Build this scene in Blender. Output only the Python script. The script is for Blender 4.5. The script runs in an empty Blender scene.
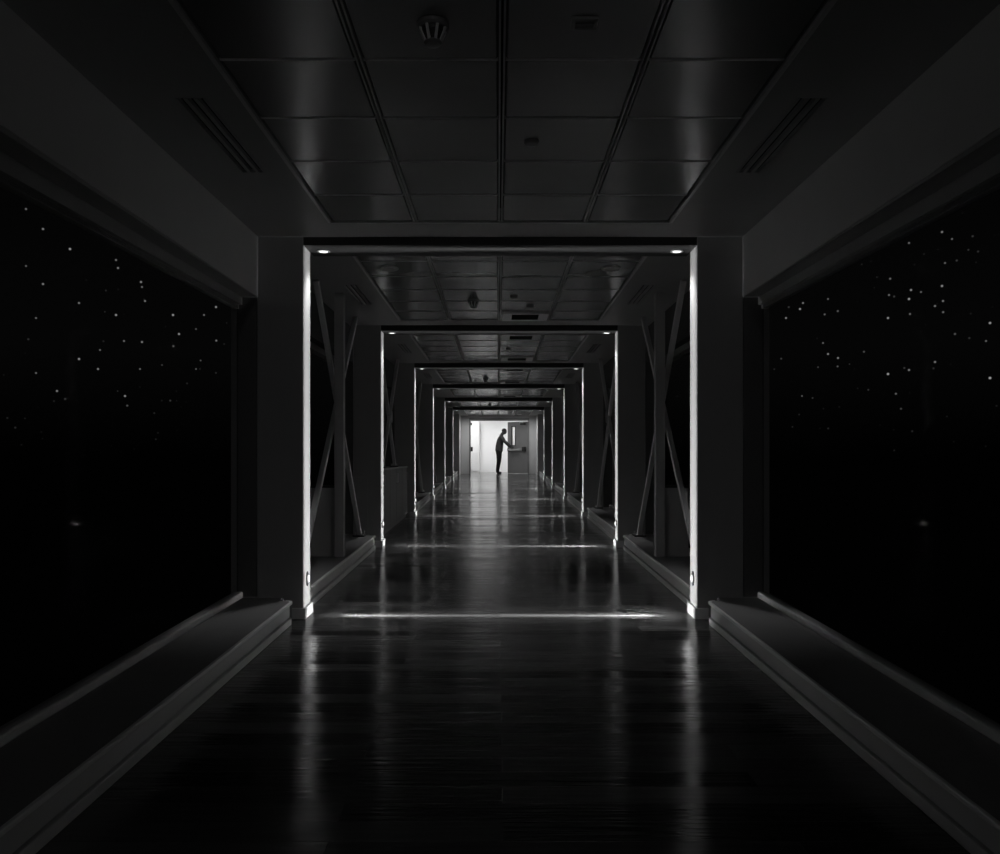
import bpy, bmesh, math, random
from mathutils import Vector, Matrix

sc = bpy.context.scene
C = sc.collection
random.seed(7)

# ------------------------------------------------------------------ measures
F = 838.0                 # focal length in pixels at 1000 px width
CAM = 1.367               # camera height over the floor below it
SL = 0.02196              # the floor ramps up towards the far end
ZC = CAM + 1.683          # level ceiling
ZB = CAM + 1.622          # underside of portal beams
P1, BAY = 6.381, 4.24     # first portal, spacing
W = 1.5                   # half opening between columns
CW, CD = 0.35, 0.24       # column width / depth
YEND = 33.4               # end wall
YBACK = -9.0
GX = 2.0                  # glass plane
PY = [P1 + BAY * k for k in range(7)]
ORD = ['nearest', 'second', 'third', 'fourth', 'fifth', 'sixth', 'farthest']
def fz(y): return SL * min(y, YEND)

# ------------------------------------------------------------------ materials
def mat(name, col, rough=0.5, spec=0.5, metal=0.0, noise=0.0, nscale=8.0, bump=0.0, coat=0.0):
    m = bpy.data.materials.new(name); m.use_nodes = True
    nt = m.node_tree; b = nt.nodes['Principled BSDF']
    b.inputs['Base Color'].default_value = (col, col, col, 1)
    b.inputs['Roughness'].default_value = rough
    b.inputs['Metallic'].default_value = metal
    b.inputs['Specular IOR Level'].default_value = spec
    b.inputs['Coat Weight'].default_value = coat
    if noise or bump:
        tc = nt.nodes.new('ShaderNodeTexCoord')
        n = nt.nodes.new('ShaderNodeTexNoise'); n.inputs['Scale'].default_value = nscale
        n.inputs['Detail'].default_value = 5
        nt.links.new(tc.outputs['Object'], n.inputs['Vector'])
        if noise:
            r = nt.nodes.new('ShaderNodeMapRange')
            r.inputs['To Min'].default_value = col * (1 - noise); r.inputs['To Max'].default_value = col * (1 + noise)
            nt.links.new(n.outputs['Fac'], r.inputs['Value'])
            nt.links.new(r.outputs['Result'], b.inputs['Base Color'])
        if bump:
            bp = nt.nodes.new('ShaderNodeBump'); bp.inputs['Strength'].default_value = bump
            bp.inputs['Distance'].default_value = 0.004
            nt.links.new(n.outputs['Fac'], bp.inputs['Height'])
            nt.links.new(bp.outputs['Normal'], b.inputs['Normal'])
    return m

def emit(name, strength):
    m = bpy.data.materials.new(name); m.use_nodes = True
    b = m.node_tree.nodes['Principled BSDF']
    b.inputs['Base Color'].default_value = (0.6, 0.6, 0.6, 1)
    b.inputs['Emission Color'].default_value = (1, 1, 1, 1)
    b.inputs['Emission Strength'].default_value = strength
    return m

def floor_mat():
    m = bpy.data.materials.new('wood_floor'); m.use_nodes = True
    nt = m.node_tree; L = nt.links; N = nt.nodes.new; b = nt.nodes['Principled BSDF']
    tc = N('ShaderNodeTexCoord')
    br = N('ShaderNodeTexBrick')
    br.offset = 0.37; br.offset_frequency = 2; br.squash = 1
    br.inputs['Color1'].default_value = (0.030, 0.030, 0.030, 1)
    br.inputs['Color2'].default_value = (0.105, 0.105, 0.105, 1)
    br.inputs['Mortar'].default_value = (0.03, 0.03, 0.03, 1)
    br.inputs['Scale'].default_value = 1.0
    br.inputs['Mortar Size'].default_value = 0.0016
    br.inputs['Mortar Smooth'].default_value = 0.3
    br.inputs['Bias'].default_value = -0.1
    br.inputs['Brick Width'].default_value = 1.6
    br.inputs['Row Height'].default_value = 0.15
    L.new(tc.outputs['Object'], br.inputs['Vector'])
    mp = N('ShaderNodeMapping'); mp.inputs['Scale'].default_value = (1.6, 26, 1)
    L.new(tc.outputs['Object'], mp.inputs['Vector'])
    gr = N('ShaderNodeTexNoise'); gr.inputs['Scale'].default_value = 1.4; gr.inputs['Detail'].default_value = 6
    L.new(mp.outputs['Vector'], gr.inputs['Vector'])
    mr = N('ShaderNodeMapRange'); mr.inputs['To Min'].default_value = 0.55; mr.inputs['To Max'].default_value = 1.45
    L.new(gr.outputs['Fac'], mr.inputs['Value'])
    mx = N('ShaderNodeMix'); mx.data_type = 'RGBA'; mx.blend_type = 'MULTIPLY'; mx.inputs[0].default_value = 1
    L.new(br.outputs['Color'], mx.inputs[6]); L.new(mr.outputs['Result'], mx.inputs[7])
    L.new(mx.outputs[2], b.inputs['Base Color'])
    pk = N('ShaderNodeMath'); pk.operation = 'MULTIPLY_ADD'; pk.inputs[1].default_value = 9; L.new(br.outputs['Color'], pk.inputs[0]); L.new(gr.outputs['Fac'], pk.inputs[2])
    rr = N('ShaderNodeMapRange'); rr.inputs['From Min'].default_value = .6; rr.inputs['From Max'].default_value = 1.5; rr.inputs['To Min'].default_value = 0.06; rr.inputs['To Max'].default_value = 0.24
    L.new(pk.outputs[0], rr.inputs['Value']); L.new(rr.outputs['Result'], b.inputs['Roughness'])
    bp = N('ShaderNodeBump'); bp.inputs['Strength'].default_value = 0.8; bp.inputs['Distance'].default_value = 0.003
    b.inputs['Specular IOR Level'].default_value = 0.22
    sb = N('ShaderNodeMath'); sb.operation = 'SUBTRACT'
    L.new(gr.outputs['Fac'], sb.inputs[0]); L.new(br.outputs['Fac'], sb.inputs[1])
    L.new(sb.outputs[0], bp.inputs['Height']); L.new(bp.outputs['Normal'], b.inputs['Normal'])
    return m

def glass_mat():
    m = bpy.data.materials.new('window_glass'); m.use_nodes = True
    nt = m.node_tree; nt.nodes.clear(); N = nt.nodes.new; L = nt.links
    o = N('ShaderNodeOutputMaterial'); t = N('ShaderNodeBsdfTransparent'); g = N('ShaderNodeBsdfGlossy')
    t.inputs['Color'].default_value = (0.9, 0.9, 0.9, 1); g.inputs['Roughness'].default_value = 0.02
    fr = N('ShaderNodeFresnel'); fr.inputs['IOR'].default_value = 1.03
    mx = N('ShaderNodeMixShader')
    ge = N('ShaderNodeNewGeometry'); iv = N('ShaderNodeMath'); iv.operation = 'SUBTRACT'; iv.inputs[0].default_value = 1
    L.new(ge.outputs['Backfacing'], iv.inputs[1])
    ml = N('ShaderNodeMath'); ml.operation = 'MULTIPLY'; L.new(fr.outputs[0], ml.inputs[0]); L.new(iv.outputs[0], ml.inputs[1])
    L.new(ml.outputs[0], mx.inputs[0]); L.new(t.outputs[0], mx.inputs[1]); L.new(g.outputs[0], mx.inputs[2])
    L.new(mx.outputs[0], o.inputs[0])
    return m

M = dict(
    paint=mat('grey_wall_paint', 0.55, 0.65, 0.3, noise=0.06, nscale=3, bump=0.05),
    column=mat('column_panel_paint', 0.40, 0.55, 0.35, noise=0.05, nscale=4, bump=0.03),
    beam=mat('beam_paint', 0.035, 0.5, 0.3, noise=0.1),
    tile=mat('ceiling_tile_metal', 0.36, 0.24, 0.5, metal=0.5, noise=0.12, nscale=1.4, bump=0.06),
    border=mat('ceiling_border_paint', 0.32, 0.5, 0.35, noise=0.06, nscale=2),
    trim=mat('ceiling_trim_metal', 0.6, 0.32, 0.5, noise=0.05),
    gap=mat('dark_void', 0.012, 0.9, 0.1, noise=0.1),
    ledge=mat('ledge_top_laminate', 0.27, 0.5, 0.35, noise=0.10, nscale=5, bump=0.05),
    fascia=mat('ledge_fascia_paint', 0.62, 0.45, 0.4, noise=0.06, nscale=6),
    frame=mat('window_frame_paint', 0.30, 0.45, 0.4, noise=0.06),
    stile=mat('window_stile_paint', 0.13, 0.45, 0.4, noise=0.06),
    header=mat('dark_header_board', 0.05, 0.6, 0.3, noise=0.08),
    steel=mat('brace_steel_paint', 0.62, 0.4, 0.5, noise=0.08, nscale=12),
    dark=mat('dark_plastic', 0.03, 0.4, 0.4, noise=0.1),
    white=mat('light_enamel', 0.72, 0.4, 0.5, noise=0.04),
    grey=mat('detector_plastic', 0.22, 0.35, 0.5, noise=0.05),
    grille=mat('grille_frame_enamel', 0.85, 0.4, 0.5, noise=0.03),
    cabinet=mat('cabinet_laminate', 0.07, 0.5, 0.35, noise=0.08, nscale=3),
    door=mat('door_laminate', 0.20, 0.5, 0.35, noise=0.07, nscale=3),
    metal=mat('brushed_metal', 0.55, 0.35, 0.5, metal=0.8, noise=0.05),
    roomwall=mat('white_room_paint', 0.82, 0.7, 0.2, noise=0.02),
    skin=mat('skin', 0.04, 0.5, 0.3, noise=0.06, nscale=20),  # skin and shirt darkened to keep the figure a backlit silhouette
    shirt=mat('shirt_cotton', 0.045, 0.8, 0.2, noise=0.15, nscale=30, bump=0.2),
    trousers=mat('trouser_cloth', 0.012, 0.85, 0.2, noise=0.15, nscale=30, bump=0.2),
    hair=mat('dark_hair', 0.012, 0.6, 0.3, noise=0.2, nscale=60),
    shoe=mat('black_leather', 0.012, 0.4, 0.4, noise=0.1),
    lamp=emit('downlight_lens', 1.6), steplens=emit('step_light_lens', 1.2), tube=emit('room_lamp', 5.0),
    floor=floor_mat(), glass=glass_mat(),
)

# ------------------------------------------------------------------ mesh helpers
def ev(z, y): return z(y) if callable(z) else z
def poly(bm, pts, zb, zt):
    """extrude a plan polygon; bottom and top may follow a slope"""
    lo = [bm.verts.new((x, y, ev(zb, y))) for x, y in pts]
    hi = [bm.verts.new((x, y, ev(zt, y))) for x, y in pts]
    n = len(pts)
    fs = [bm.faces.new(lo[::-1]), bm.faces.new(hi)]
    for i in range(n):
        j = (i + 1) % n
        fs.append(bm.faces.new((lo[i], lo[j], hi[j], hi[i])))
    return fs
def box(bm, x0, x1, y0, y1, zb, zt):
    if x0 > x1: x0, x1 = x1, x0
    return poly(bm, [(x0, y0), (x1, y0), (x1, y1), (x0, y1)], zb, zt)
def lathe(bm, prof, c, axis='z', n=24, sgn=1):
    """revolve (radius, height) profile about an axis through c"""
    rings = []
    for r, h in prof:
        ring = []
        for i in range(n):
            a = 2 * math.pi * i / n
            if axis == 'z': p = (c[0] + r * math.cos(a), c[1] + r * math.sin(a), c[2] + h)
            elif axis == 'x': p = (c[0] + h * sgn, c[1] + r * math.cos(a), c[2] + r * math.sin(a))
            else: p = (c[0] + r * math.cos(a), c[1] + h * sgn, c[2] + r * math.sin(a))
            ring.append(bm.verts.new(p))
        rings.append(ring)
    for a, b in zip(rings, rings[1:]):
        for i in range(n):
            j = (i + 1) % n
            bm.faces.new((a[i], a[j], b[j], b[i]))
    bm.faces.new(rings[0][::-1]); bm.faces.new(rings[-1])
def bar(bm, a, b, w, d, up=(1, 0, 0)):
    """rectangular bar from a to b; w along 'up', d across"""
    a, b = Vector(a), Vector(b); t = (b - a).normalized(); u = Vector(up); u = (u - t * u.dot(t)).normalized(); v = t.cross(u)
    q = [(-1, -1), (1, -1), (1, 1), (-1, 1)]
    lo = [bm.verts.new(a + u * (w / 2 * i) + v * (d / 2 * j)) for i, j in q]
    hi = [bm.verts.new(b + u * (w / 2 * i) + v * (d / 2 * j)) for i, j in q]
    bm.faces.new(lo[::-1]); bm.faces.new(hi)
    for i in range(4):
        j = (i + 1) % 4
        bm.faces.new((lo[i], lo[j], hi[j], hi[i]))
def B(): return bmesh.new()
def obj(name, bm, m, parent=None, bevel=0.0, smooth=False, origin=None):
    bmesh.ops.recalc_face_normals(bm, faces=bm.faces)
    if origin is None and parent is not None: origin = parent_world(parent)
    if origin is not None: bmesh.ops.translate(bm, verts=bm.verts, vec=-Vector(origin))
    me = bpy.data.meshes.new(name); bm.to_mesh(me); bm.free()
    if smooth:
        for p in me.polygons: p.use_smooth = True
    me.materials.append(M[m] if isinstance(m, str) else m)
    o = bpy.data.objects.new(name, me); C.objects.link(o)
    if parent is not None: o.parent = parent
    elif origin is not None: o.location = origin
    if bevel:
        md = o.modifiers.new('soft_edges', 'BEVEL'); md.width = bevel; md.segments = 2
        md.limit_method = 'ANGLE'; md.angle_limit = math.radians(40)
    return o
def parent_world(p):
    v = Vector((0, 0, 0))
    while p is not None:
        v += Vector(p.location); p = p.parent
    return v
def tag(o, label, cat, group=None, kind=None):
    o['label'] = label; o['category'] = cat
    if group: o['group'] = group
    if kind: o['kind'] = kind
    return o
def empty(name, loc):
    o = bpy.data.objects.new(name, None); o.empty_display_size = 0.1; C.objects.link(o); o.location = loc; return o
def struct(name, bm, m, label, cat, bevel=0.0):
    return tag(obj(name, bm, m, bevel=bevel), label, cat, kind='structure')

SIDES = ((-1, 'left'), (1, 'right'))

# ------------------------------------------------------------------ shell
bm = B()
n = 36
ys = [YBACK + (YEND - YBACK) * i / n for i in range(n + 1)]
for a, b in zip(ys, ys[1:]):
    box(bm, -2.05, 2.05, a, b, lambda y: fz(y) - 0.12, fz)
bmesh.ops.remove_doubles(bm, verts=bm.verts, dist=1e-4)
box(bm, -2.6, 2.6, YEND, 37.1, fz(YEND) - 0.12, fz(YEND))
struct('floor', bm, 'floor', 'dark glossy plank floor running down the corridor', 'floor')

# ceiling: a slab over everything, border boards either side and between the tile fields
bm = B(); box(bm, -2.05, 2.05, YBACK, YEND + 0.1, ZC + 0.10, ZC + 0.16)
TX = 1.21
TE = 0.405                # tile fields end this far before a portal
BD = 0.36                 # beam depth
fields = []
prev = YBACK
for k, y in enumerate(PY):
    y0 = YBACK if k == 0 else PY[k - 1] + BD + 0.02
    fields.append((y0, y - TE if k < 6 else YEND - 0.12))
def slot_range(k):      # slot diffusers near the middle of each bay
    return (PY[k] - 2.46, PY[k] - 1.44)
bd = B()
for s, nm in SIDES:
    for k in range(8):
        ya = YBACK if k == 0 else PY[k - 1] - TE
        yb = PY[k] - TE if k < 7 else YEND
        if k < 4:
            s0, s1 = slot_range(k)
            box(bd, s * TX, s * 1.90, ya, s0, ZC, ZC + 0.10)
            box(bd, s * TX, s * 1.90, s1, yb, ZC, ZC + 0.10)
            box(bd, s * TX, s * 1.385, s0, s1, ZC, ZC + 0.10)
            box(bd, s * 1.53, s * 1.90, s0, s1, ZC, ZC + 0.10)
        elif k == 7:
            box(bd, s * TX, s * 1.90, ya, yb, ZC, ZC + 0.10)
        else:
            box(bd, s * TX, s * 1.90, ya, yb, ZC, ZC + 0.10)
for k in range(6):
    box(bd, -TX, TX, PY[k] - TE, PY[k] + BD + 0.02, ZC, ZC + 0.10)
box(bd, -TX, TX, YEND - 0.12, YEND, ZC, ZC + 0.10)
cl = struct('ceiling', bd, 'border', 'dull grey ceiling border boards around the tile fields', 'ceiling')
obj('ceiling_void', bm, 'gap', cl)

for k, (y0, y1) in enumerate(fields):
    bm = B()
    tw = 2 * TX / 4; g = 0.016; bv = 0.008
    y = y1
    while y > y0 + 0.05:
        ya = max(y - 0.6075, y0)
        for i in range(4):
            xa, xb = -TX + tw * i + g, -TX + tw * (i + 1) - g
            lo_, hi_ = ya + .0055, y - .0055
            v = [bm.verts.new(p) for p in ((xa + bv, lo_ + bv * .6, ZC + .003), (xb - bv, lo_ + bv * .6, ZC + .003), (xb - bv, hi_ - bv * .6, ZC + .003), (xa + bv, hi_ - bv * .6, ZC + .003),
                                           (xa, lo_, ZC + .013), (xb, lo_, ZC + .013), (xb, hi_, ZC + .013), (xa, hi_, ZC + .013),
                                           (xa, lo_, ZC + .03), (xb, lo_, ZC + .03), (xb, hi_, ZC + .03), (xa, hi_, ZC + .03))]
            bm.faces.new(v[3::-1]); bm.faces.new(v[8:12])
            for q in range(4):
                r = (q + 1) % 4
                bm.faces.new((v[q], v[r], v[4 + r], v[4 + q])); bm.faces.new((v[4 + q], v[4 + r], v[8 + r], v[8 + q]))
        y = ya
    t = struct('ceiling_tiles', bm, 'tile', 'satin metal ceiling tiles of the %s bay from the viewer' % (['first', 'second', 'third', 'fourth', 'fifth', 'sixth', 'seventh', 'last'][k]), 'ceiling')
    bm = B()
    for s in (-1, 1): box(bm, s * (TX - .004), s * (TX + .016), y0, y1, ZC - .008, ZC + .012)
    box(bm, -TX, TX, y1, y1 + .016, ZC - .008, ZC + .012)
    obj('edge_trim', bm, 'trim', t)
    bm = B()
    for i in (1, 2, 3):
        xc = -TX + tw * i
        for q in (-1, 1): box(bm, xc + q * .005, xc + q * .014, y0, y1, ZC - .002, ZC + .02)
    y = y1 - .6075
    while y > y0 + .05:
        for i in range(4): box(bm, -TX + tw * i + .016, -TX + tw * (i + 1) - .016, y - .0045, y + .0045, ZC - .001, ZC + .02)
        y -= .6075
    obj('grid_rail', bm, 'trim', t)

# walls above the windows and the curb under them
for s, nm in SIDES:
    bm = B()
    box(bm, s * 1.843, s * 2.05, YBACK, P1 + .02, ZC - 0.457, ZC + 0.16)
    box(bm, s * 2.03, s * 2.05, P1 + .02, YEND, ZC - 0.457, ZC + 0.16)
    wl = struct('wall_' + nm, bm, 'paint', 'grey upper wall strip above the %s windows' % nm, 'wall')
    bm = B()
    box(bm, s * 1.97, s * 2.05, YBACK, YEND, lambda y: fz(y) - 0.12, lambda y: fz(y) + 0.16)
    for y in PY: box(bm, s * 1.97, s * 2.05, y, y + CD, lambda q: fz(q), ZC - .45)
    obj('lower_curb', bm, 'paint', wl)
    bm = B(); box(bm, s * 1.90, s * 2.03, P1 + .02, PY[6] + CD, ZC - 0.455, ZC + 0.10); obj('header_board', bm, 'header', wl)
bm = B(); box(bm, -2.05, 2.05, YBACK - .12, YBACK, -0.2, ZC + .16)
struct('wall_back', bm, 'paint', 'plain wall closing the corridor behind the viewer', 'wall')

# unseen lamps added behind the viewer to brighten the near column fronts
for s, nm in SIDES:
    x, y = s * 1.3, -6
    o = tag(empty('ceiling_downlight', (x, y, ZC)), '%s unseen fill lamp added on the ceiling behind the viewer' % nm, 'downlight')
    bm = B(); lathe(bm, [(.085, .0), (.09, -.006), (.082, -.014), (.062, -.012), (.058, -.001)], (x, y, ZC), n=32); obj('trim_ring', bm, 'metal', o, smooth=True)
    bm = B(); lathe(bm, [(.058, -.001), (.05, -.004), (.02, -.008)], (x, y, ZC), n=28); obj('lens', bm, 'lamp', o, smooth=True)
    l = bpy.data.lights.new('rear_fill_lamp', 'POINT'); l.energy = 28; l.shadow_soft_size = .06
    lo = bpy.data.objects.new('rear_fill_lamp', l); C.objects.link(lo); lo.location = (s * 1.62, y, ZC - .1)

# windows, one per bay and side
def bay_range(k):
    return (YBACK, PY[0] - .002) if k == 0 else (PY[k - 1] + CD + .002, PY[k] - .002)
LAST = 7
wn = 0
for k in range(LAST):
    y0, y1 = bay_range(k)
    for s, nm in SIDES:
        wn += 1
        o = empty('window_%d' % wn, (s * GX, (y0 + y1) / 2, fz((y0 + y1) / 2)))
        tag(o, '%s window of the %s, looking out on the night' % (nm, 'starry open bay nearest the viewer' if k == 0 else '%s bay along the corridor' % ORD[k] if k < 6 else 'last glazed bay by the far door'), 'window', kind='structure')
        zs = lambda y: fz(y) + 0.20
        yr = y1
        zh0 = lambda y: ZC - 0.520 - 0.0125 * (yr - y)
        zh1 = lambda y: ZC - 0.462 - 0.006 * (yr - y)
        bm = B()
        box(bm, s * 1.96, s * 2.03, y0, y1, zh0, zh1)                                   # head rail
        box(bm, s * 1.985, s * 2.03, y0, y1, lambda y: zh0(y) - .03, zh0)
        if k == 0: box(bm, s * 1.845, s * 2.03, y0, y1, zh1, ZC - .458)
        obj('head_rail', bm, 'frame' if k == 0 else 'stile', o, bevel=.003)
        bm = B()
        box(bm, s * 1.955, s * 2.03, y0, y1, lambda y: fz(y) + 0.16, lambda y: zs(y) + .012)    # bottom rail
        obj('sill_rail', bm, 'paint', o, bevel=.012)
        for ya, yb in ((y0, y0 + .012), (y1 - .012, y1)):
            if k == 0 and ya == y0: continue
            bm = B(); box(bm, s * 1.8503, s * 2.003, ya, yb, lambda y: fz(y) + .172, ZC - .458)
            obj('stile', bm, 'stile', o, bevel=.003)
        bm = B(); box(bm, s * 1.985, s * 1.997, y0 + .03, y1 - .03, zs, lambda y: zh0(y))
        obj('pane', bm, 'glass', o)

# ------------------------------------------------------------------ portal frames
ZBK = [CAM + v for v in (1.622, 1.615, 1.605, 1.595, 1.585, 1.585)]
for k, y in enumerate(PY[:6]):
    z0 = fz(y)
    root = tag(empty('portal_frame', (0, y, z0)), '%s dark square portal frame with brightly lit inner column faces' % (ORD[k] if k else 'largest and nearest') if k < 5 else 'farthest small portal frame, sixth and last before the lit doorway',
               'portal frame', 'portal frames down the corridor')
    for s, nm in SIDES:
        bm = B(); box(bm, s * W, s * (W + CW), y, y + CD, lambda q: fz(q), ZC + .03)
        c = obj('column', bm, 'column', root, bevel=.004)
        bm = B(); box(bm, s * (W + CW + .001), s * 1.968, y, y + CD, lambda q: fz(q), ZC - .458); obj('pier', bm, 'column', root)
        bm = B()
        box(bm, s * (W - .022), s * (W + .085), y - .014, y + CD + .014, lambda q: fz(q), lambda q: fz(q) + .085)
        obj('base_shoe', bm, 'white', c, bevel=.006)
        if k:
            bm = B()
            box(bm, s * 1.665, s * 1.90, y - .006, y - .002, lambda q: fz(q) + .172, lambda q: z0 + .885)
            box(bm, s * 1.66, s * 1.905, y - .008, y - .001, z0 + .885, z0 + .895)
            obj('lower_panel', bm, 'column', root, bevel=.003)
    bm = B()
    box(bm, -W, W, y + .003, y + BD, ZBK[k], ZC + .02)
    obj('beam', bm, 'beam', root)

# ------------------------------------------------------------------ beam downlights and step lights
def spot(name, loc, direction, energy, size, blend, radius, squash=None):
    l = bpy.data.lights.new(name, 'SPOT'); l.energy = energy; l.spot_size = math.radians(size); l.spot_blend = blend
    l.shadow_soft_size = radius
    o = bpy.data.objects.new(name, l); C.objects.link(o); o.location = loc
    d = Vector(direction).normalized()
    z = -d; yv = Vector((0, 1, 0)); yv = (yv - z * yv.dot(z)).normalized(); xv = yv.cross(z)
    o.matrix_world = Matrix.Translation(loc) @ Matrix((xv, yv, z)).transposed().to_4x4()
    if squash: o.scale = (1, squash, 1)
    return o
FAN, WASH, DOWN, GLOW = 580.0, 14.0, 34.0, 85.0
for k, y in enumerate(PY[:6]):
    ZB = ZBK[k]
    for s, nm in SIDES:
        wh = 'the nearest portal' if k == 0 else 'the %s portal' % ORD[k]
        # downlight in the beam
        lx, ly = s * 1.385, y + .185
        o = tag(empty('beam_downlight', (lx, ly, ZB)), 'small recessed downlight under the beam of %s, %s end' % (wh, nm), 'downlight', 'downlights under the portal beams')
        bm = B(); lathe(bm, [(.047, 0), (.052, -.006), (.038, -.008), (.036, -.002)], (lx, ly, ZB))
        obj('trim_ring', bm, 'metal', o, smooth=True)
        bm = B(); lathe(bm, [(.002, -.010), (.02, -.010), (.034, -.006), (.034, -.001)], (lx, ly, ZB), n=20)
        obj('lens', bm, 'lamp', o, smooth=True)
        spot('beam_lamp', (lx, ly, ZB - .03), (-s * .03, 0, -1), DOWN, 80, 1.0, .03)
        # step light low on the column
        zz = fz(y) + .29; yy = y + .13
        o = tag(empty('step_light', (s * W, yy, zz)), 'small low step light glowing on the %s column of %s' % (nm, wh), 'step light', 'step lights low on the columns')
        bm = B(); lathe(bm, [(.034, 0), (.034, .006), (.028, .010)], (s * W, yy, zz), 'x', 20, -s)
        for v in bm.verts: v.co.z = zz + (v.co.z - zz) * 1.7
        obj('bezel', bm, 'dark', o, smooth=True)
        bm = B(); lathe(bm, [(.021, .0101), (.018, .015), (.008, .019)], (s * W, yy, zz), 'x', 16, -s)
        for v in bm.verts: v.co.z = zz + (v.co.z - zz) * 1.4
        obj('lens', bm, 'steplens', o, smooth=True)
        spot('step_lamp', (s * (W - .03), yy, zz), (-s, 0, .16), FAN, 128, .6, .014, .026)
        spot('step_lamp_glow', (s * (W - .03), yy, zz), (-s, 0, -.38), GLOW, 72, .9, .02, .34)
        spot('step_lamp_spill', (s * (W - .03), yy, zz), (-s, 0, -.05), WASH, 165, 1.0, .02)

# ------------------------------------------------------------------ ledges under the windows
def ledge(k, s, nm):
    y0, y1 = bay_range(k)
    def plan(xf, c, inset=0):
        e = y1 - .15 - inset; r = .05
        pts = [(1.95, y0), (xf, y0), (xf, e - r)]
        for i in range(1, 5):
            a = i / 5 * math.pi / 2
            pts.append((xf + r - r * math.cos(a), e - r + r * math.sin(a)))
        pts += [(xf + r, e), (1.64, e), (1.64, y1 - .04), (1.95, y1 - .04)]
        return [(s * x, yy) for x, yy in pts]
    o = tag(empty('window_ledge', (s * 1.75, y1 - 1, fz(y1 - 1))), 'low grey ledge along the %s window, %s' % (nm, 'the long one nearest the viewer' if k == 0 else 'in the %s bay' % ORD[k]), 'ledge', 'low ledges under the windows')
    bm = B(); poly(bm, plan(1.556, 0, .012), lambda y: fz(y) + .150, lambda y: fz(y) + .171)
    obj('ledge_top', bm, 'ledge', o)
    bm = B()
    q = [p for p in plan(1.535, 0)][1:-2]; q2 = [p for p in plan(1.5565, 0, .0125)][1:-2]
    poly(bm, q[:-1] + q2[:-1][::-1], lambda y: fz(y) + .150, lambda y: fz(y) + .172)
    obj('nosing', bm, 'grille', o, bevel=.006)  # pale enamel stands in for light caught along the ledge edge
    bm = B(); poly(bm, plan(1.552, 0, .012), lambda y: fz(y) + .058, lambda y: fz(y) + .150)
    obj('fascia', bm, 'fascia', o, bevel=.003)
    bm = B(); poly(bm, plan(1.565, 0, .03), lambda y: fz(y) + .050, lambda y: fz(y) + .058)
    obj('shadow_groove', bm, 'gap', o)
    bm = B(); poly(bm, plan(1.540, 0, .004), lambda y: fz(y), lambda y: fz(y) + .050)
    obj('baseboard', bm, 'fascia', o, bevel=.006)
    return o
for k in range(LAST):
    for s, nm in SIDES:
        if k == 2 and s < 0: continue
        ledge(k, s, nm)

# waist-high cabinet in the third bay, left
y0, y1 = PY[1] + CD + .06, PY[2] - .05
o = tag(empty('low_cabinet', (-1.79, (y0 + y1) / 2, fz((y0 + y1) / 2))), 'dark waist-high cabinet against the left window between two portals', 'cabinet')
bm = B(); box(bm, -1.63, -1.945, y0, y1, lambda y: fz(y) + .06, 1.198); obj('body', bm, 'cabinet', o, bevel=.004)
bm = B(); box(bm, -1.65, -1.945, y0 + .02, y1 - .02, fz, lambda y: fz(y) + .06); obj('plinth', bm, 'dark', o)
bm = B(); box(bm, -1.615, -1.95, y0 - .01, y1 + .01, 1.198, 1.222); obj('worktop', bm, 'ledge', o, bevel=.004)
nd = 5; dw = (y1 - y0) / nd
for i in range(nd):
    bm = B(); box(bm, -1.622, -1.63, y0 + dw * i + .006, y0 + dw * (i + 1) - .006, lambda y: fz(y) + .07, 1.185)
    d = obj('door', bm, 'cabinet', o, bevel=.002)
    bm = B(); yy = y0 + dw * i + (dw - .07 if i % 2 == 0 else .07); box(bm, -1.60, -1.622, yy - .006, yy + .006, .98, 1.12)
    obj('handle', bm, 'metal', d, bevel=.002)

# ------------------------------------------------------------------ braces and posts behind the columns
def brace(k, s, nm):
    yb = PY[k - 1]; X = s * 1.735
    o = tag(empty('cross_brace', (X, yb + 2.6, fz(yb + 2.6))), 'crossed steel brace against the %s window in the %s bay' % (nm, ORD[k]), 'brace', 'steel cross braces along the windows')
    A0, A1 = Vector((yb + 1.53, ZC - .005)), Vector((yb + 4.05, fz(yb + 4.0) + .175))
    B0, B1 = Vector((yb + 3.66, ZC - .005)), Vector((yb + .80, fz(yb + .8) + .175))
    rest = lambda q: fz(q) + .172
    if k == 2 and s < 0:          # these stand on the cabinet top
        A1 = A0 + (A1 - A0) * ((A0.y - 1.240) / (A0.y - A1.y)); B1 = B0 + (B1 - B0) * ((B0.y - 1.240) / (B0.y - B1.y))
        rest = lambda q: 1.2225
    bm = B(); bar(bm, (X, *A0), (X, *A1), .05, .055); obj('diagonal', bm, 'steel', o, bevel=.004)
    bm = B(); bar(bm, (X - s * .012, *B1), (X - s * .012, *B0), .05, .055); obj('diagonal', bm, 'steel', o, bevel=.004)
    bm = B(); lathe(bm, [(.10, -.012), (.10, .012)], (X - s * .03, yb + 2.62, 2.02 + .0), 'x', 28); obj('gusset_disc', bm, 'steel', o)
    for yy in (B1.x, A1.x - .02):
        bm = B(); zz = rest(yy)
        box(bm, X - .07, X + .07, yy - .10, yy + .10, rest, lambda y: rest(y) + .014)
        f = obj('foot_plate', bm, 'dark', o, bevel=.002)
        for dx in (-.045, .045):
            for dy in (-.07, .07):
                bm = B(); lathe(bm, [(.011, 0), (.011, .012), (.006, .014), (.006, .04)], (X + dx, yy + dy, zz + .013), n=6)
                obj('bolt', bm, 'metal', f)
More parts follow.
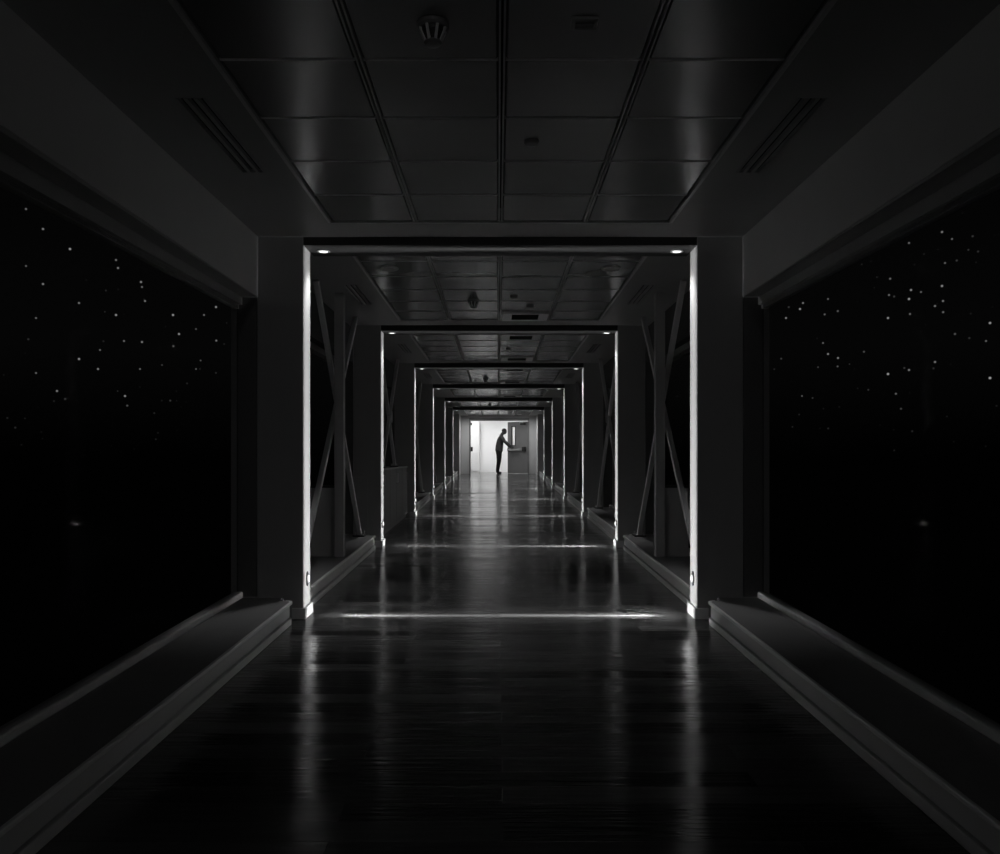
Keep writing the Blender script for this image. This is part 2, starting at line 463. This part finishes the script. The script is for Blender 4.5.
def post(k, s, nm):
    yb = PY[k - 1] + 2.15
    o = tag(empty('window_post', (s * 1.65, yb, fz(yb) + .17)), 'slim upright post on the %s ledge halfway along the %s bay' % (nm, ORD[k]), 'post', 'upright posts between the portals')
    bm = B(); box(bm, s * 1.59, s * 1.685, yb, yb + .10, lambda y: fz(y) + .172, ZC); obj('shaft', bm, 'column', o, bevel=.005)
    bm = B(); box(bm, s * 1.687, s * 1.93, yb + .03, yb + .06, lambda y: fz(y) + .172, fz(yb) + .875)
    obj('lower_panel', bm, 'column', o, bevel=.003)
    bm = B(); box(bm, s * 1.687, s * 1.94, yb + .02, yb + .07, fz(yb) + .875, fz(yb) + .90)
    obj('panel_rail', bm, 'dark', o, bevel=.003)
for k in range(1, LAST):
    for s, nm in SIDES:
        brace(k, s, nm)
        if k == 1: post(k, s, nm)

# ------------------------------------------------------------------ ceiling fittings
def detector(x, y, label):
    o = tag(empty('smoke_detector', (x, y, ZC)), label, 'smoke detector', 'smoke detectors on the ceiling')
    bm = B(); lathe(bm, [(.062, .003), (.062, -.012), (.055, -.022)], (x, y, ZC), n=28); obj('base', bm, 'grey', o, smooth=False, bevel=.002)
    bm = B(); lathe(bm, [(.048, -.022), (.046, -.034), (.030, -.066), (.026, -.068)], (x, y, ZC), n=28); obj('cage', bm, 'dark', o)
    for i in range(8):
        a = 2 * math.pi * (i + .5) / 8; cx, cy = math.cos(a), math.sin(a)
        bm = B(); bar(bm, (x + cx * .053, y + cy * .053, ZC - .02), (x + cx * .032, y + cy * .032, ZC - .07), .010, .007, (-cy, cx, 0)); obj('rib', bm, 'white', o)
    bm = B(); lathe(bm, [(.034, -.068), (.036, -.074), (.028, -.082), (.010, -.085)], (x, y, ZC), n=24); obj('cap', bm, 'grey', o)
detector(-.269, 3.25, 'ribbed smoke detector on the dark ceiling nearest the viewer')
detector(-.28, 8.94, 'smoke detector silhouetted on the ceiling past the first portal')
detector(-.277, 17.62, 'smoke detector on the ceiling between third and fourth portals')
detector(-.277, 26.3, 'tiny smoke detector on the ceiling between fifth and sixth portals')
def disc(x, y, label, r=.04):
    bm = B(); lathe(bm, [(r, .003), (r, -.008), (r * .8, -.016), (r * .3, -.018)], (x, y, ZC), n=28)
    o = obj('ceiling_sensor', bm, 'grey', origin=(x, y, ZC), smooth=False); tag(o, label, 'sensor', 'round sensors on the ceiling tiles')
disc(.16, 4.46, 'flat round sensor on a tile of the nearest ceiling field')
disc(.149, 8.72, 'round sensor beside the smoke detector past the first portal')
disc(.338, 9.28, 'flat round sensor just before the grille past the first portal', .045)
disc(.144, 12.9, 'round sensor on the ceiling tiles past the second portal')
x, y = .317, 3.24
o = tag(empty('ceiling_plate', (x, y, ZC)), 'small rectangular plate on the nearest ceiling tile', 'ceiling plate')
bm = B(); box(bm, x - .052, x + .052, y - .045, y + .045, ZC - .010, ZC + .003); obj('frame', bm, 'grey', o, bevel=.004)
bm = B(); box(bm, x - .036, x + .036, y - .02, y + .02, ZC - .013, ZC - .010); obj('insert', bm, 'dark', o, bevel=.001)

def grille(x0, x1, y0, y1, label):
    xc, yc = (x0 + x1) / 2, (y0 + y1) / 2
    o = tag(empty('ceiling_grille', (xc, yc, ZC)), label, 'ceiling grille', 'grilles in the ceiling tiles')
    a, b = .115, .07
    bm = B()
    box(bm, x0, x0 + a, y0, y1, ZC - .02, ZC + .003); box(bm, x1 - a, x1, y0, y1, ZC - .02, ZC + .003)
    box(bm, x0 + a, x1 - a, y0, y0 + b, ZC - .02, ZC + .003); box(bm, x0 + a, x1 - a, y1 - b, y1, ZC - .02, ZC + .003)
    obj('frame', bm, 'grille', o)
    bm = B()
    box(bm, x0 + a, x1 - a, y0 + b, y1 - b, ZC - .004, ZC + .002)
    obj('core', bm, 'gap', o)
    bm = B()
    for i in range(8):
        yy = y0 + b + (y1 - y0 - 2 * b) * (i + .5) / 8
        bar(bm, (x0 + a, yy, ZC - .010), (x1 - a, yy, ZC - .010), .018, .003, (0, .6, .8))
    obj('blades', bm, 'dark', o)
grille(.03, .575, 9.66, 10.18, 'pale framed ceiling grille before the second portal')
for k, w in ((2, 'second'), (3, 'third'), (4, 'fourth'), (5, 'fifth')):
    grille(.03, .57, PY[k - 1] + .74, PY[k - 1] + 1.24, 'pale framed ceiling grille just past the %s portal' % w)
    if k < 5: grille(.03, .57, PY[k] - .96, PY[k] - .44, 'pale framed ceiling grille just before the %s portal' % ORD[k])

for s, nm in SIDES:     # unlit round downlights past the first portal
    x, y = s * .985, 7.42
    o = tag(empty('ceiling_downlight', (x, y, ZC)), 'round chrome downlight on the %s ceiling tiles past the first portal' % nm, 'downlight', 'round chrome downlights')
    bm = B(); lathe(bm, [(.085, .003), (.09, -.006), (.082, -.014), (.062, -.012), (.058, .001)], (x, y, ZC), n=32); obj('trim_ring', bm, 'metal', o, smooth=True)
    bm = B(); lathe(bm, [(.058, .002), (.05, -.004), (.02, -.008)], (x, y, ZC), n=28); obj('lens', bm, 'grey', o, smooth=True)

for k in range(4):      # slot diffusers in the borders
    for s, nm in SIDES:
        s0, s1 = slot_range(k)
        o = tag(empty('slot_diffuser', (s * 1.5, (s0 + s1) / 2, ZC)), 'black three-slot air diffuser in the %s ceiling border, %s bay' % (nm, ORD[k]), 'air diffuser', 'slot diffusers in the ceiling borders')
        bm = B()
        box(bm, s * 1.385, s * 1.397, s0, s1, ZC - .004, ZC + .04); box(bm, s * 1.518, s * 1.53, s0, s1, ZC - .004, ZC + .04)
        obj('frame', bm, 'border', o)
        for a, b in ((1.424, 1.443), (1.471, 1.491)):
            bm = B(); box(bm, s * a, s * b, s0, s1, ZC - .003, ZC + .04); obj('vane', bm, 'border', o)
        bm = B(); box(bm, s * 1.386, s * 1.529, s0 + .002, s1 - .002, ZC + .02, ZC + .024); obj('dark_slot', bm, 'gap', o)

# ------------------------------------------------------------------ the far end
ZF = fz(YEND)
DX = .03                  # the doorway sits a little right of the axis
OX, OZ = 1.145, ZF + 2.155
bm = B()
for s in (-1, 1): box(bm, s * OX + DX, s * 2.6, YEND, YEND + .14, ZF, OZ)
box(bm, -2.6, 2.6, YEND, YEND + .14, OZ, ZC + .16)
struct('wall_end', bm, 'paint', 'grey end wall around the open double doorway', 'wall')
bm = B()
for s in (-1, 1): box(bm, s * (OX - .002) + DX, s * (OX + .05) + DX, YEND - .03, YEND + .16, ZF, OZ + .055)
box(bm, -OX - .05 + DX, OX + .05 + DX, YEND - .035, YEND + .16, OZ - .035, OZ + .06)
struct('trim_1', bm, 'door', 'dark casing around the far doorway', 'door casing', bevel=.006)
for s, nm in SIDES:    # solid vestibule walls after the last portal
    bm = B(); box(bm, s * W, s * 2.03, PY[6] + CD, YEND, fz, ZC)
    struct('wall_' + nm, bm, 'paint', 'short solid wall on the %s beside the far doorway' % nm, 'wall')
for s, nm in SIDES:
    x, y = s * .8, 32.2
    o = tag(empty('doorway_lamp', (x, y, ZC)), 'small glowing ceiling lamp on the %s just before the far doorway' % nm, 'downlight', 'lamps before the doorway')
    bm = B(); lathe(bm, [(.085, .003), (.09, -.006), (.082, -.014), (.062, -.012), (.058, .001)], (x, y, ZC), n=32); obj('trim_ring', bm, 'metal', o, smooth=True)
    bm = B(); lathe(bm, [(.058, .002), (.05, -.004), (.02, -.008)], (x, y, ZC), n=28); obj('lens', bm, 'lamp', o, smooth=True)
    spot('doorway_lamp_light', (x, y, ZC - .04), (0, .15, -1), 48, 170, .6, .07)
# bright room beyond
YR = 37.0
ZR = ZF + 2.75
bm = B(); box(bm, -2.6, 2.6, YR, YR + .1, ZF, ZR); struct('wall_far', bm, 'roomwall', 'bright white back wall of the room beyond the doorway', 'wall')
for s, nm in SIDES:
    bm = B(); box(bm, s * 2.5, s * 2.6, YEND + .14, YR, ZF, ZR); struct('wall_%s_far' % nm, bm, 'roomwall', 'white %s wall of the bright room beyond the doorway' % nm, 'wall')
bm = B(); box(bm, -2.6, 2.6, YEND + .14, YR + .1, ZR, ZR + .1); struct('ceiling_far', bm, 'roomwall', 'white ceiling of the bright room beyond the doorway', 'ceiling')
bm = B(); box(bm, -1.27, -.83, YR - .42, YR - .001, ZF, ZF + 2.2)
o = tag(obj('tall_panel', bm, 'white', bevel=.008, origin=(-1.05, YR - .2, ZF)), 'pale tall cupboard against the bright back wall, standing in for a faint grey strip', 'panel')  # pale block standing in for a faint grey strip inside the opening
bm = B()
box(bm, -1.25, -.85, YR - .437, YR - .421, ZF + .82, ZF + 2.16); obj('door', bm, 'white', o, bevel=.004)
bm = B()
box(bm, -1.25, -.85, YR - .437, YR - .421, ZF + .06, ZF + .79); obj('door', bm, 'white', o, bevel=.004)
for i, xx in enumerate((-1.2, 1.2)):
    o = tag(empty('ceiling_lamp', (xx, 35.2, ZR)), '%s bright ceiling lamp in the room beyond the doorway' % ('left' if xx < 0 else 'right'), 'lamp', 'lamps in the bright room')
    bm = B(); box(bm, xx - .34, xx + .34, 34.6, 35.8, ZR - .05, ZR); obj('housing', bm, 'white', o, bevel=.006)
    bm = B(); box(bm, xx - .30, xx + .30, 34.64, 35.76, ZR - .056, ZR - .05); obj('diffuser', bm, 'tube', o)
    l = bpy.data.lights.new('room_lamp', 'AREA'); l.shape = 'RECTANGLE'; l.size = .6; l.size_y = 1.1; l.energy = 48
    lo = bpy.data.objects.new('room_lamp', l); C.objects.link(lo); lo.location = (xx, 35.2, ZR - .07)

# doors: right leaf pushed half open away from the viewer, left leaf swung fully back
def leaf(name, hx, sgn, ang, label):
    """leaf built along +u from its hinge, then turned; u runs towards the middle of the opening"""
    o = empty(name, (hx, YEND + .10, ZF)); tag(o, label, 'door', kind='structure')
    Lw, Hh, T = 1.115, 2.10, .045
    def part(nm, boxes, m, par=o, bev=.003):
        bm = B()
        for (u0, u1, v0, v1, z0, z1) in boxes: box(bm, -sgn * u0, -sgn * u1, v0, v1, z0, z1)
        bmesh.ops.recalc_face_normals(bm, faces=bm.faces)
        me = bpy.data.meshes.new(nm); bm.to_mesh(me); bm.free(); me.materials.append(M[m])
        q = bpy.data.objects.new(nm, me); C.objects.link(q); q.parent = par
        if bev:
            md = q.modifiers.new('soft_edges', 'BEVEL'); md.width = bev; md.segments = 2; md.limit_method = 'ANGLE'
        return q
    a, b, c, d = .70, .88, 1.16, 1.90
    part('leaf', [(0, a, 0, T, .01, Hh), (b, Lw, 0, T, .01, Hh), (a, b, 0, T, .01, c), (a, b, 0, T, d, Hh)], 'door')
    part('vision_panel', [(a, b, .015, .027, c, d)], 'glass', bev=0)
    part('vision_frame', [(a - .03, a, -.008, T + .008, c - .03, d + .03), (b, b + .03, -.008, T + .008, c - .03, d + .03), (a, b, -.008, T + .008, c - .03, c), (a, b, -.008, T + .008, d, d + .03)], 'dark')
    pb = part('push_bar', [(.10, 1.0, -.085, -.045, .93, 1.0)], 'metal', bev=.008)
    part('bar_bracket', [(.08, .24, -.09, 0, .90, 1.08)], 'dark', pb, .006)
    part('bar_bracket', [(.96, 1.06, -.075, 0, .91, 1.03)], 'dark', pb, .006)
    part('kick_plate', [(.03, Lw - .03, -.004, 0, .03, .86)], 'door', bev=0)
    cb = part('door_closer', [(.10, .36, -.06, 0, 1.96, 2.04)], 'dark', bev=.006)
    part('closer_arm', [(.20, .42, -.05, -.035, 2.045, 2.06)], 'metal', cb, .002)
    o.rotation_euler.z = ang
    return o
leaf('door_1', OX - .01 + DX, 1, -math.radians(45), 'right door leaf half open, pushed by the person in silhouette')
leaf('door_2', -OX + .01 + DX, -1, math.radians(97), 'left door leaf swung fully back into the bright room')

# ------------------------------------------------------------------ person
PYY = YEND + .12
def skin_object(name, verts, edges, radii, m, sub=2):
    me = bpy.data.meshes.new(name + '_cage'); me.from_pydata([Vector(v) for v in verts], edges, []); me.update()
    t = bpy.data.objects.new(name + '_cage', me); C.objects.link(t)
    md = t.modifiers.new('skin', 'SKIN'); md.use_smooth_shade = True; md.branch_smoothing = .6
    for i, d in enumerate(me.skin_vertices[0].data):
        r = radii[i]; d.radius = (r, r) if not isinstance(r, tuple) else r; d.use_root = (i == 0)
    sd = t.modifiers.new('sub', 'SUBSURF'); sd.levels = sub; sd.render_levels = sub
    dg = bpy.context.evaluated_depsgraph_get(); dg.update()
    nm = bpy.data.meshes.new_from_object(t.evaluated_get(dg)); nm.name = name
    bpy.data.objects.remove(t); bpy.data.meshes.remove(me)
    nm.materials.clear(); nm.materials.append(M[m])
    for p in nm.polygons: p.use_smooth = True
    return nm
def merge(name, meshes, m):
    bm = B()
    for q in meshes: bm.from_mesh(q)
    me = bpy.data.meshes.new(name); bm.to_mesh(me); bm.free(); me.materials.append(M[m])
    for p in me.polygons: p.use_smooth = True
    return me
V = []; E = []; R = []
def add(p, r, par=None):
    V.append(p); R.append(r)
    if par is not None: E.append((par, len(V) - 1))
    return len(V) - 1
def chain(par, pts):
    for p, r in pts: par = add(p, r, par)
    return par
# forward is +x, y is depth (near side negative), z up; origin between the feet
pel = add((-.035, 0, .95), .15)
s1 = chain(pel, [((-.012, 0, 1.10), .145), ((.012, 0, 1.28), .16), ((.028, 0, 1.45), .17)])
nk = chain(s1, [((.082, 0, 1.565), .085), ((.128, 0, 1.622), .072)])
hd = chain(nk, [((.165, 0, 1.665), .085), ((.190, 0, 1.71), .085)])
for sd, el, wr in ((-1, (.235, -.235, 1.235), (.415, -.03, 1.06)), (1, (.27, .22, 1.27), (.47, .22, 1.09))):
    sh = chain(s1, [((.055, sd * .12, 1.475), .09), ((.075, sd * .19, 1.445), .076)])
    chain(sh, [((.16, sd * .215, 1.33), .060), (el, .052), (((el[0] + wr[0]) / 2, (el[1] + wr[1]) / 2, (el[2] + wr[2]) / 2), .048), (wr, .034)])
    hp = chain(pel, [((-.03, sd * .09, .86), .11)])
    chain(hp, [((-.025, sd * .10, .70), .082), ((-.03, sd * .10, .50), .060), ((-.06, sd * .105, .33), .058), ((-.085, sd * .105, .10), .042), ((-.07, sd * .108, .05), .042), ((.03, sd * .115, .035), .034)])
BV, BE, BR = list(V), list(E), list(R)
pieces = [skin_object('body', BV, BE, BR, 'skin', 2)]
# hands closed on the bar and the door edge
def hand(wr, d, up):
    d = Vector(d).normalized(); up = Vector(up); up = (up - d * up.dot(d)).normalized(); sd = d.cross(up)
    w = Vector(wr); out = []
    pv = [w - d * .02, w + d * .03, w + d * .075]
    out.append(skin_object('palm', pv, [(0, 1), (1, 2)], [(.026, .026), (.036, .030), (.036, .026)], 'skin', 2))
    for i, (off, ln) in enumerate(((-.030, .068), (-.010, .078), (.010, .074), (.029, .058))):
        a = w + d * .065 + up * off
        p1 = a + d * ln * .45 + sd * .004; p2 = p1 + (d * .6 + sd * .8) * ln * .34; p3 = p2 + (d * .1 + sd) .normalized() * ln * .26
        out.append(skin_object('finger', [a, p1, p2, p3], [(0, 1), (1, 2), (2, 3)], [.0095, .009, .0085, .007], 'skin', 1))
    a = w + d * .02 + up * .028; p1 = a + d * .03 + up * .03 + sd * .01; p2 = p1 + d * .03 + sd * .012 + up * .006
    out.append(skin_object('thumb', [a, p1, p2], [(0, 1), (1, 2)], [.012, .010, .008], 'skin', 1))
    return out
pieces += hand((.415, -.03, 1.06), (.7, .55, -.45), (0, -.3, 1))
pieces += hand((.47, .22, 1.09), (.75, .45, -.45), (0, -.3, 1))
# skull, face, nose, brow, ears: the head bows forward
def ellipsoid(c, r, tilt=0, cut=None):
    bm = B(); bmesh.ops.create_uvsphere(bm, u_segments=28, v_segments=18, radius=1)
    if cut: bmesh.ops.delete(bm, geom=[v for v in bm.verts if cut(v.co)], context='VERTS')
    bm.transform(Matrix.Translation(c) @ Matrix.Rotation(tilt, 4, 'Y') @ Matrix.Diagonal((*r, 1)))
    me = bpy.data.meshes.new('head'); bm.to_mesh(me); bm.free(); return me
pieces.append(ellipsoid((.186, 0, 1.712), (.098, .078, .100), .45))
pieces.append(ellipsoid((.206, 0, 1.660), (.070, .062, .078), .35))
pieces.append(skin_object('nose', [(.266, 0, 1.698), (.284, 0, 1.668), (.268, 0, 1.658)], [(0, 1), (1, 2)], [.010, .014, .012], 'skin', 1))
pieces.append(skin_object('lips', [(.262, -.018, 1.640), (.272, 0, 1.640), (.262, .018, 1.640)], [(0, 1), (1, 2)], [.008, .010, .008], 'skin', 1))
for sd in (-1, 1):
    pieces.append(skin_object('ear', [(.186, sd * .078, 1.722), (.172, sd * .090, 1.704), (.184, sd * .078, 1.668)], [(0, 1), (1, 2)], [.011, .015, .011], 'skin', 1))
    pieces.append(skin_object('brow', [(.268, sd * .016, 1.712), (.256, sd * .044, 1.714)], [(0, 1)], [.011, .010], 'skin', 1))
loc = Vector((.05, PYY, ZF))
body = bpy.data.objects.new('person', merge('person', pieces, 'skin')); C.objects.link(body); body.location = loc
tag(body, 'person in dark clothes bowing forward, both arms pushing the door', 'person')
def child(name, me):
    q = bpy.data.objects.new(name, me); C.objects.link(q); q.parent = body; return q
# shirt
V, E, R = [], [], []
pel = add((-.03, 0, .84), .165)
s1 = chain(pel, [((-.025, 0, .96), .168), ((-.012, 0, 1.10), .165), ((.014, 0, 1.28), .188), ((.026, 0, 1.45), .205)])
chain(s1, [((.072, 0, 1.555), .135)])
for sd in (-1, 1):
    chain(s1, [((.055, sd * .12, 1.475), .108), ((.075, sd * .19, 1.445), .094), ((.16, sd * .215, 1.33), .082), ((.20, sd * .226, 1.27), .080)])
child('shirt', skin_object('shirt', V, E, R, 'shirt', 2))
V, E, R = [], [], []
pel = add((-.03, 0, 1.10), .158)
pel2 = chain(pel, [((-.033, 0, .99), .160), ((-.035, 0, .90), .160)])
for sd in (-1, 1):
    chain(pel2, [((-.03, sd * .085, .80), .130), ((-.025, sd * .10, .66), .116), ((-.03, sd * .10, .50), .094), ((-.06, sd * .105, .33), .088), ((-.085, sd * .105, .13), .074), ((-.085, sd * .105, .03), .074)])
child('trousers', skin_object('trousers', V, E, R, 'trousers', 2))
for sd in (-1, 1):
    child('shoe', skin_object('shoe', [(-.115, sd * .105, .05), (-.07, sd * .107, .052), (.02, sd * .112, .043), (.085, sd * .116, .036)], [(0, 1), (1, 2), (2, 3)], [.056, .064, .056, .042], 'shoe', 2))
hair = ellipsoid((.180, 0, 1.716), (.103, .084, .105), .45, lambda c: c.x > .45 and c.z < .55 or c.z < -.45)
hair.materials.append(M['hair']); hair.polygons.foreach_set('use_smooth', [True] * len(hair.polygons)); child('hair', hair)

# ------------------------------------------------------------------ night sky with stars
def px_dir(x, y): return Vector(((x - 498) / F, 1.0, (458 - y) / F)).normalized()
w = bpy.data.worlds.new('night_sky'); sc.world = w; w.use_nodes = True
nt = w.node_tree; N = nt.nodes.new; L = nt.links
bg = nt.nodes['Background']
tc = N('ShaderNodeTexCoord')
stars = [(26, 209, .5), (43, 229, .7), (70, 249, 1), (43, 284, .7), (116, 260, .6), (118, 268, .7), (141, 282, .8), (142, 287, .5), (145, 301, .6), (116, 315, .9), (173, 315, 1),
         (180, 278, .5), (216, 307, .9), (204, 315, .5), (179, 334, .9), (124, 341, .5), (142, 342, .7), (100, 350, .4), (79, 303, .6), (79, 359, .9), (98, 369, .7), (140, 369, .4),
         (57, 391, .7), (125, 396, .8), (36, 318, .4), (36, 373, .4), (26, 266, .35), (196, 369, .3),
         (942, 232, .7), (911, 233, .6), (909, 243, .5), (952, 239, .4), (911, 290, .8), (909, 299, 1), (942, 286, .9), (889, 295, .5), (888, 318, .9), (910, 314, .5), (943, 301, .6),
         (935, 306, .6), (990, 323, 1), (909, 370, .7), (888, 374, 1.1), (990, 378, 1.2), (935, 362, .7), (800, 309, .9), (803, 303, .6), (786, 318, .7), (828, 354, .7), (838, 358, .7),
         (828, 299, .4), (823, 343, .4), (921, 292, .4), (945, 263, .4), (986, 341, .4), (802, 396, .3)]
acc = None
for x, y, b in stars:
    d = N('ShaderNodeVectorMath'); d.operation = 'DISTANCE'
    L.new(tc.outputs['Generated'], d.inputs[0]); d.inputs[1].default_value = px_dir(x, y)
    r = N('ShaderNodeMapRange'); r.interpolation_type = 'SMOOTHSTEP'
    r.inputs['From Min'].default_value = 0; r.inputs['From Max'].default_value = .0012 + .0005 * b
    r.inputs['To Min'].default_value = b * .42; r.inputs['To Max'].default_value = 0
    L.new(d.outputs['Value'], r.inputs['Value'])
    if acc is None: acc = r.outputs['Result']
    else:
        a = N('ShaderNodeMath'); a.operation = 'ADD'; L.new(acc, a.inputs[0]); L.new(r.outputs['Result'], a.inputs[1]); acc = a.outputs[0]
# many faint stars, clustered
vo = N('ShaderNodeTexVoronoi'); vo.inputs['Scale'].default_value = 85; L.new(tc.outputs['Generated'], vo.inputs['Vector'])
mr = N('ShaderNodeMapRange'); mr.inputs['From Min'].default_value = .03; mr.inputs['From Max'].default_value = .12
mr.inputs['To Min'].default_value = 1; mr.inputs['To Max'].default_value = 0
L.new(vo.outputs['Distance'], mr.inputs['Value'])
wn_ = N('ShaderNodeTexWhiteNoise'); L.new(vo.outputs['Position'], wn_.inputs['Vector'])
pw = N('ShaderNodeMath'); pw.operation = 'POWER'; L.new(wn_.outputs['Value'], pw.inputs[0]); pw.inputs[1].default_value = 2.2
cl_ = N('ShaderNodeTexNoise'); cl_.inputs['Scale'].default_value = 5; L.new(tc.outputs['Generated'], cl_.inputs['Vector'])
cr = N('ShaderNodeMapRange'); cr.inputs['From Min'].default_value = .36; cr.inputs['From Max'].default_value = .62
L.new(cl_.outputs['Fac'], cr.inputs['Value'])
sx = N('ShaderNodeSeparateXYZ'); L.new(tc.outputs['Generated'], sx.inputs[0])
hz = N('ShaderNodeMapRange'); hz.inputs['From Min'].default_value = 0.0; hz.inputs['From Max'].default_value = .14
L.new(sx.outputs['Z'], hz.inputs['Value'])
def mul(a, b):
    q = N('ShaderNodeMath'); q.operation = 'MULTIPLY'
    for i, v in enumerate((a, b)):
        if isinstance(v, (int, float)): q.inputs[i].default_value = v
        else: L.new(v, q.inputs[i])
    return q.outputs[0]
faint = mul(mul(mul(mul(mr.outputs['Result'], pw.outputs[0]), cr.outputs['Result']), hz.outputs['Result']), .3)
# soft sky glow above the horizon
gl = N('ShaderNodeValToRGB'); L.new(sx.outputs['Z'], gl.inputs['Fac'])
e = gl.color_ramp.elements
e[0].position = 0.0; e[0].color = (.0003, .0003, .0003, 1); e[1].position = .35; e[1].color = (.0007, .0007, .0007, 1)
q = e.new(.12); q.color = (.0019, .0019, .0019, 1)
q = e.new(.20); q.color = (.0017, .0017, .0017, 1)
a1 = N('ShaderNodeMath'); L.new(acc, a1.inputs[0]); L.new(faint, a1.inputs[1])
a2 = N('ShaderNodeMath'); L.new(a1.outputs[0], a2.inputs[0]); L.new(gl.outputs['Color'], a2.inputs[1])
L.new(a2.outputs[0], bg.inputs['Color']); bg.inputs['Strength'].default_value = 1

# ------------------------------------------------------------------ camera and view
cd = bpy.data.cameras.new('camera'); cam = bpy.data.objects.new('camera', cd); C.objects.link(cam)
cam.location = (-.017, 0, CAM); cam.rotation_euler = (math.pi / 2, 0, 0)
cd.sensor_fit = 'HORIZONTAL'; cd.sensor_width = 36; cd.lens = F * 36 / 1000
cd.shift_x = .002; cd.shift_y = .031; cd.clip_start = .05; cd.clip_end = 500
sc.camera = cam
vs = sc.view_settings
sc.display_settings.display_device = 'sRGB'
vs.view_transform = 'Standard'; vs.look = 'None'; vs.exposure = 0; vs.gamma = 1; vs.use_curve_mapping = False
cy = sc.cycles
cy.use_denoising = True
cy.max_bounces = 8; cy.diffuse_bounces = 5; cy.glossy_bounces = 5; cy.transparent_max_bounces = 24
cy.caustics_reflective = False; cy.caustics_refractive = False
cy.sample_clamp_indirect = 3
